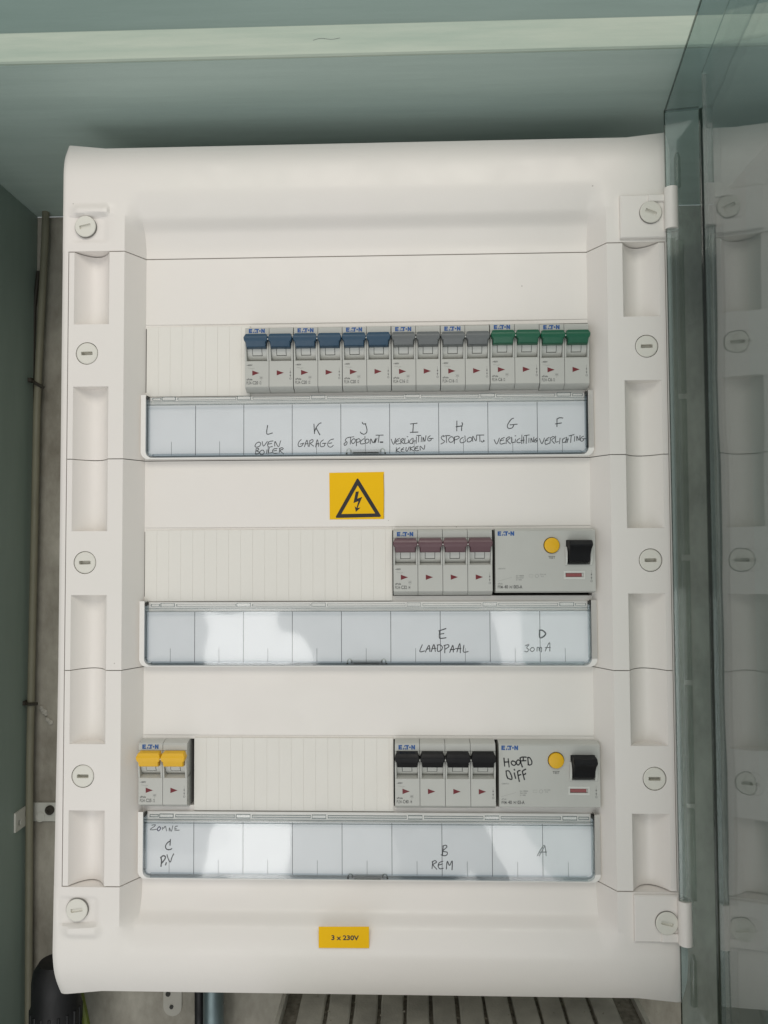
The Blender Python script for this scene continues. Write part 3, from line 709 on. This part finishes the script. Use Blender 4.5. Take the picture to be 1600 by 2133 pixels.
for rating, mat, lab in (
    ('C20', 'blue', 'blue toggle breaker marked C20 above the handwritten label L OVEN BOILER'),
    ('C20', 'blue', 'blue toggle breaker marked C20 above the handwritten label K GARAGE'),
    ('C20', 'blue', 'blue toggle breaker marked C20 above the handwritten label J, beside the grey toggles'),
    ('C16', 'grey', 'grey toggle breaker marked C16 above the handwritten label I VERLICHTING KEUKEN'),
    ('C16', 'grey', 'grey toggle breaker marked C16 above the handwritten label H, beside the green toggles'),
    ('C6', 'green', 'green toggle breaker marked C6 above the handwritten label G VERLICHTING'),
    ('C6', 'green', 'green toggle breaker marked C6 above the label F, rightmost in the top row')):
    breaker(0, x, 2, rating, mat, lab, G); x += 2 * 17.53
breaker(1, -11.0, 4, 'C32', 'mauve', 'four-pole breaker with mauve toggles marked C32 in the middle row')
breaker(2, -191.9, 2, 'C25', 'yellow', 'two-pole breaker with yellow toggles marked C25 alone at the left of the bottom row')
breaker(2, -10.7, 4, 'C40', 'black', 'four-pole breaker with black toggles marked C40 in the bottom row', None, 17.65)

def rcd(row, x0, model, label, hand):
    f = FACE[row]; x1 = x0 + 70.0
    t = thing('residual_current_device', ((x0 + x1) / 2, 2, f - 3), label, 'residual current device', 'residual current devices at the right ends of two rows')
    o = MB()
    bx, bz = x0 + 39.6, f + 32.0; tx0, tx1, tz0, tz1 = x0 + 49.6, x0 + 66.6, f + 18.4, f + 35.6
    wx0, wx1, wz0, wz1 = x0 + 49.0, x0 + 61.4, f + 9.7, f + 12.6
    # face split into bands round the openings
    xs = sorted({x0 + .1, bx - 7, bx + 7, tx0, tx1, wx0, wx1, x1 - .1}); zs = sorted({f, wz0, wz1, tz0, bz - 7, bz + 7, tz1, f + 42})
    for i in range(len(xs) - 1):
        for j in range(len(zs) - 1):
            xm, zm = (xs[i] + xs[i + 1]) / 2, (zs[j] + zs[j + 1]) / 2
            if (abs(xm - bx) < 7 and abs(zm - bz) < 7) or (tx0 < xm < tx1 and tz0 < zm < tz1) or (wx0 < xm < wx1 and wz0 < zm < wz1): continue
            o.add([(xs[i], YF, zs[j]), (xs[i + 1], YF, zs[j]), (xs[i + 1], YF, zs[j + 1]), (xs[i], YF, zs[j + 1])], [(0, 1, 2, 3)], 'body')
    ring_hole(o, bx - 7, bx + 7, bz - 7, bz + 7, bx, bz, 5.75, YF, 'body', 40, 3)
    for (q0, q1, r0, r1, dd) in ((tx0, tx1, tz0, tz1, 6), (wx0, wx1, wz0, wz1, 1.0)):
        loop = [(q0, r0), (q1, r0), (q1, r1), (q0, r1), (q0, r0)]
        o.grid([[(x_, YF, z_) for x_, z_ in loop], [(x_, YF + dd, z_) for x_, z_ in loop]], 'body')
        o.add([(x_, YF + dd, z_) for x_, z_ in loop[:4]], [(0, 1, 2, 3)], 'body')
    A_, B_ = x0 + .1, x1 - .1
    def strip(p, q): o.add([(A_, *p), (B_, *p), (B_, *q), (A_, *q)], [(0, 1, 2, 3)], 'body')
    strip((YF, f + 42), (-8.0, f + 43)); strip((-8.0, f + 43), (-3.8, f + 44.1)); strip((-3.8, f + 44.1), (12, f + 44.1))
    strip((YF, f), (-8.6, f - .4)); strip((-8.6, f - .4), (-5, f - 1.4)); strip((-5, f - 1.4), (12, f - 1.4))
    sp = [(12, f - 1.4), (-5, f - 1.4), (-8.6, f - .4), (YF, f), (YF, f + 42), (-8, f + 43), (-3.8, f + 44.1), (12, f + 44.1)]
    for X in (A_, B_): o.add([(X, y_, z_) for y_, z_ in sp], [tuple(range(len(sp)))], 'body')
    logo(o, x0 + 1.9, f + 38.9, YF)
    text(o, 'TEST', bx, f + 22.7, 1.8, YF, 'print', .85, .02, 'CENTER')
    text(o, '~240/415V', x0 + 1.6, f + 15.3, .95, YF, 'print', .9)
    o.ribbon([(x0 + 1.5, f + 6.9), (x0 + 11.5, f + 9.7)], .12, YF, 'printlt', False)
    for k, s in enumerate(('Im= 10000A', 'I\u0394n= 0,03A' if '003' in model else 'I\u0394n= 0,3A', 'In = 40A')): text(o, s, x0 + 14.4, f + 10.3 - 1.4 * k, .92, YF, 'print', .85)
    o.ribbon([(x0 + 23.6, f + 11.5), (x0 + 26.2, f + 11.5), (x0 + 26.2, f + 9.8), (x0 + 23.6, f + 9.8), (x0 + 23.6, f + 11.5)], .13, YF, 'printlt', False)
    o.ribbon([(x0 + 29 + 1.2 * cos(t), f + 10.6 + 1.2 * sin(t)) for t in frange(0, 2 * pi, 12)], .2, YF, 'printlt', False)
    text(o, 'EN 61008', x0 + 31.2, f + 11.2, .85, YF, 'printlt', .85); text(o, 'IP 20', x0 + 31.8, f + 9.8, .8, YF, 'printlt', .85)
    text(o, 'xPole', x0 + 1.6, f + 4.75, 1.05, YF, 'print')
    text(o, 'PFIM-', x0 + 1.5, f + 1.9, 2.1, YF, 'print', .6, .01); text(o, '40', x0 + 6.2, f + 1.9, 2.3, YF, 'print', .78, .03)
    text(o, '/4/', x0 + 9.5, f + 1.9, 2.1, YF, 'print', .8, .01); text(o, model, x0 + 12.6, f + 1.9, 2.3, YF, 'print', .74, .03)
    onoff(o, x1 - 3.0, f + 7.8 - 1.5)
    for s in hand: o.ribbon([W(1030 + p / 16, 1560 + q / 16, YF) for p, q in s], .95, YF, 'ink')
    # light surround of the flag window
    for q in ((wx0 - 1.2, wx1 + 1.2, wz1, wz1 + 1.6), (wx0 - 1.2, wx1 + 1.2, wz0 - 1.6, wz0), (wx0 - 1.2, wx0, wz0, wz1), (wx1, wx1 + 1.2, wz0, wz1)):
        o.box(q[0], q[1], YF - .25, YF + .02, q[2], q[3], 'lever', .1)
    o.build('device_housing', t, 30)
    o = MB(); o.box(wx0 + .3, wx1 - 1.1, YF + .25, YF + .8, wz0 + .25, wz1 - .25, 'redbar'); o.box(wx1 - .95, wx1 - .3, YF + .3, YF + .8, wz0 + .3, wz1 - .3, 'lever'); o.build('status_flag', t)
    o = MB(); o.disc(bx, bz, [(5.2, YF + 3), (5.35, YF - 1.4), (5.1, YF - 1.8), (4.6, YF - 1.95)], 'yellow', 40); o.build('test_button', t, 30)
    o = MB()
    for X in (tx0 - .9, tx1 - .5): o.xprism([(-4, tz0 - .3), (-9.8, tz0 - .2), (-11.4, tz0 + 3), (-11.6, tz0 + 9), (-9.5, tz0 + 12.5), (-4, tz0 + 13)], X, X + 1.4, 'lever')
    o.xprism([(-3.2, tz0), (-8.9, tz0), (-5.5, tz0 + 1.8), (-3.2, tz0 + 2.4)], tx0 + .5, tx1 - .5, 'body')
    o.build('toggle_surround', t)
    o = MB(); rows = []; cx = (tx0 + tx1) / 2; hw = 8.15
    for z, w_, y in ((17.4, .93, -9), (17.3, .95, -16.8), (16.6, .975, -18.6), (14.3, 1.0, -19.4), (13.4, .985, -19.3), (11.0, .93, -17.2), (7.5, .90, -15.2), (3.2, .90, -13.4), (1.7, .88, -11.6), (1.5, .88, -6)):
        e = hw * w_; rows.append([(cx - e, -6, tz0 + z), (cx - e, y + .6, tz0 + z), (cx - e + .5, y, tz0 + z), (cx + e - .5, y, tz0 + z), (cx + e, y + .6, tz0 + z), (cx + e, -6, tz0 + z)])
    o.grid(rows, 'black'); o.build('toggle', t, 25)
    return t
rcd(1, 60.9, '003-A', 'middle row residual current device with yellow test button, above the label D 30mA', [])
rcd(2, 61.9, '03-A', 'bottom row residual current device with HOOFD DIFF written on it in marker', [
  [(318,310),(340,570)], [(460,330),(490,600)], [(340,440),(480,430)], [(610,400),(560,440),(580,510),(650,550),(710,500),(690,430),(610,400)],
  [(790,365),(740,410),(740,490),(790,535),(850,480),(860,400),(790,365)], [(860,300),(870,420),(930,600)], [(850,310),(920,270),(1060,275)], [(870,400),(1050,390)], [(960,290),(960,390)],
  [(1110,290),(1120,400),(1130,520)], [(1110,290),(1170,290),(1240,400),(1240,500),(1180,535),(1120,520)],
  [(390,740),(400,860),(440,970)], [(390,735),(480,735),(550,850),(585,970),(560,1015),(440,975)], [(660,800),(705,980)], [(660,680),(672,705)],
  [(770,760),(790,900),(830,1080)], [(770,770),(800,730),(855,720)], [(800,880),(880,855)], [(930,760),(960,870),(1000,1020)], [(930,755),(960,720),(1040,675)], [(970,860),(1030,835),(1035,810)]])

# ================================================================== ROUND THE BOARD
def wp(px, py, y): a, c = W(px, py, y); return (a, y, c)
o = MB(); pts = [(96, 425, 152), (94, 500, 150), (88, 620, 150), (82, 740, 150), (77, 850, 150), (74, 1000, 150), (70, 1200, 150), (66, 1400, 150), (62, 1600, 150), (61, 1800, 150), (60, 2000, 150), (59, 2200, 150), (58, 2500, 150)]
o.tube([wp(*p) for p in pts], 3.3, 'cable', 14)
cb = tag(o.build('cable', None), 'thin grey-brown cable running down the left corner of the niche', 'cable')
for (px, py, dz) in ((78, 800, 8), (64, 1465, 1)):
    o = MB(); a = Vector(wp(px - 13, py - dz, 147)); c = Vector(wp(px + 14, py + dz, 150)); mid = (a + c) / 2 + Vector((0, -4, 0))
    o.tube([a, mid, c], 1.5, 'tie', 8); o.box(a.x - 1.8, a.x + 1.8, 144, 151, a.z - 1.8, a.z + 1.8, 'tie'); o.build('cable_tie', cb)
o = MB(); o.tube([wp(80, 565, 158), wp(72, 640, 158), wp(68, 800, 158), wp(64, 1200, 158), wp(58, 2400, 158)], 1.8, 'tie', 8)
tag(o.build('cable'), 'dark thin wire pressed into the corner behind the grey cable', 'cable')
t = thing('mounting_bracket', (-350, 160, -249), 'white angled metal bracket screwed to the wall at lower left', 'bracket')
o = MB(); o.box(-352.6, -300, 159.5, 161.7, -257.5, -240.5, 'zinc', .3)
# flange along the side wall with two punched holes
za, zc = -257.5, -240.5; ya, yb = 131.0, 159.4
def flange(y0, y1, z0, z1): o.box(-352.7, -351.0, y0, y1, z0, z1, 'zinc')
flange(ya, ya + 5, za, zc); flange(ya + 5, ya + 9, za, za + 4); flange(ya + 5, ya + 9, za + 9, zc); flange(ya + 9, ya + 17, za, zc); flange(ya + 17, ya + 21, za, za + 8); flange(ya + 17, ya + 21, za + 13, zc); flange(ya + 21, yb, za, zc)
o.build('bracket_plate', t)
o = MB(); q = wp(103, 1688, 158); o.disc(q[0], q[2], [(4.2, 159.4), (4.2, 157.6), (3.3, 156.6), (1.6, 156.6), (1.4, 157.8)], 'tie', 20); o.build('screw', t)
o = MB(); q = wp(83, 1702, 159); o.disc(q[0], q[2], [(4.6, 159.4), (4.6, 158.9), (3.6, 158.7), (3.4, 159.3)], 'zinc', 20); o.build('rivet', t)
# dab of plaster
o = MB(); random.seed(3)
for k in range(9):
    q = wp(85 + k * 2.4, 1478 + k * 3.2 + random.uniform(-5, 5), 160); r = random.uniform(1.6, 3.2)
    o.disc(q[0], q[2], [(r, 162.2), (r * .8, 160.5), (r * .3, 159.6)], 'plasterlt', 9)
tag(o.build('plaster_blob'), 'pale lump of plaster stuck on the back wall at the left', 'plaster lump')
# black gland and its lead
t = thing('cable_gland', (-296, 100, -420), 'black ribbed cable gland standing at the bottom left corner of the board', 'cable gland')
gx, gy = -300.5, 104.0
o = MB(); prof = [(2, -353), (14, -354), (15.5, -356.5), (18.5, -361), (19.5, -369), (19.5, -388), (20.4, -390), (20.4, -404), (19, -407), (19, -470), (22, -474), (22, -520)]
n = 40; o.add([(gx + r * cos(2 * pi * k / n), gy + r * sin(2 * pi * k / n), z) for r, z in prof for k in range(n)], [(j * n + k, j * n + (k + 1) % n, (j + 1) * n + (k + 1) % n, (j + 1) * n + k) for j in range(len(prof) - 1) for k in range(n)] + [tuple(range(n))], 'rubber')
o.build('gland_body', t)
o = MB()
for k in range(18):
    a = 2 * pi * k / 18; o.tube([(gx + 19.9 * cos(a), gy + 19.9 * sin(a), -391), (gx + 19.9 * cos(a), gy + 19.9 * sin(a), -470)], 1.3, 'rubber', 8)
o.build('grip_rib', t)
o = MB(); o.tube([wp(160, 2040, 120), wp(167, 2075, 118), wp(173, 2105, 115), wp(180, 2140, 112), wp(190, 2200, 112)], 3.6, 'earth', 10)
tag(o.build('wire'), 'green and yellow earth wire beside the black gland', 'wire')
o = MB(); o.tube([(-175.3, 140, -290), (-175.3, 140, -700)], 9.2, 'steel', 24); tag(o.build('conduit'), 'galvanised steel conduit coming out below the board', 'conduit')
o = MB(); o.tube([(-190.5, 146, -290), (-187.0, 146, -700)], 4.4, 'rubber', 14); tag(o.build('cable'), 'thick black cable alongside the steel conduit below the board', 'cable')
t = thing('wall_plate', (-226, 160, -400), 'pale rounded mounting tab with drilled holes on the wall below the board', 'mounting tab')
o = MB(); a = wp(340, 2050, 160); c = wp(378, 2118, 160)
k = 8; hw = (c[0] - a[0]) / 2; mx = (a[0] + c[0]) / 2
o.prism([(mx - hw, a[2]), (mx - hw, c[2] + hw)] + [(mx - hw * cos(pi * i / k), c[2] + hw - hw * sin(pi * i / k)) for i in range(1, k)] + [(mx + hw, c[2] + hw), (mx + hw, a[2])], 160.6, 161.8, 'tabmetal'); o.build('tab_plate', t)
for px, py, r in ((350, 2071, 2.2), (357, 2098, 1.8)):
    o = MB(); q = wp(px, py, 160); o.disc(q[0], q[2], [(r, 160.3), (r, 159.7), (r * .6, 159.8)], 'gap', 14); o.build('screw_hole', t)
# slatted tray under the board
t = thing('slatted_tray', (36, 110, -392), 'dusty grey tray of parallel slats lying below the board', 'tray')
o = MB(); o.box(-104, 188, -190, 160, -396, -386.5, 'dirt'); o.box(184.5, 188.2, -190, 160, -470, -380, 'slat'); o.box(-107.5, -104.2, -190, 160, -470, -377, 'slat'); o.build('tray_base', t)
SH = []
xs_ = [W(p, 2085, 95)[0] for p in (612, 681, 734, 790, 844, 898, 953, 1010, 1066, 1122, 1175, 1232, 1290)]
for k in range(len(xs_) - 1):
    x0, x1 = xs_[k] + (5 if k == 0 else 1.6), xs_[k + 1] - 1.6
    o = MB(); zt_ = -381.5 - random.uniform(0, 1.2)
    n = 6; rows = []
    for y in frange(-188, 158, 18):
        j = random.uniform(-.5, .5); rows.append([(x0 + j * .6, y, -389.9), (x0 + j, y, zt_ - .9), (x0 + 1.2 + j, y, zt_), (x1 - 1.2 + j, y, zt_), (x1 + j, y, zt_ - .9), (x1 + j * .6, y, -389.9)])
    o.grid(rows, 'slat'); o.build('slat', t)
o = MB(); random.seed(11)
for k in range(170):
    i = random.randrange(1, len(xs_)); x = xs_[i] + random.gauss(0, 1.6); y = random.uniform(12, 125); r = random.uniform(.35, 1.3)
    if random.random() < .2: x += random.uniform(-9, 9); z = -381.5
    else: z = -386.5
    ph = [random.uniform(.7, 1.2) for _ in range(6)]
    o.add([(x + r * ph[q] * cos(q * pi / 3), y + r * ph[-q] * sin(q * pi / 3), z) for q in range(6)] + [(x, y, z + r * 1.1)], [(q, (q + 1) % 6, 6) for q in range(6)], 'crumb')
tag(o.build('mortar_crumbs', t), kind='stuff')
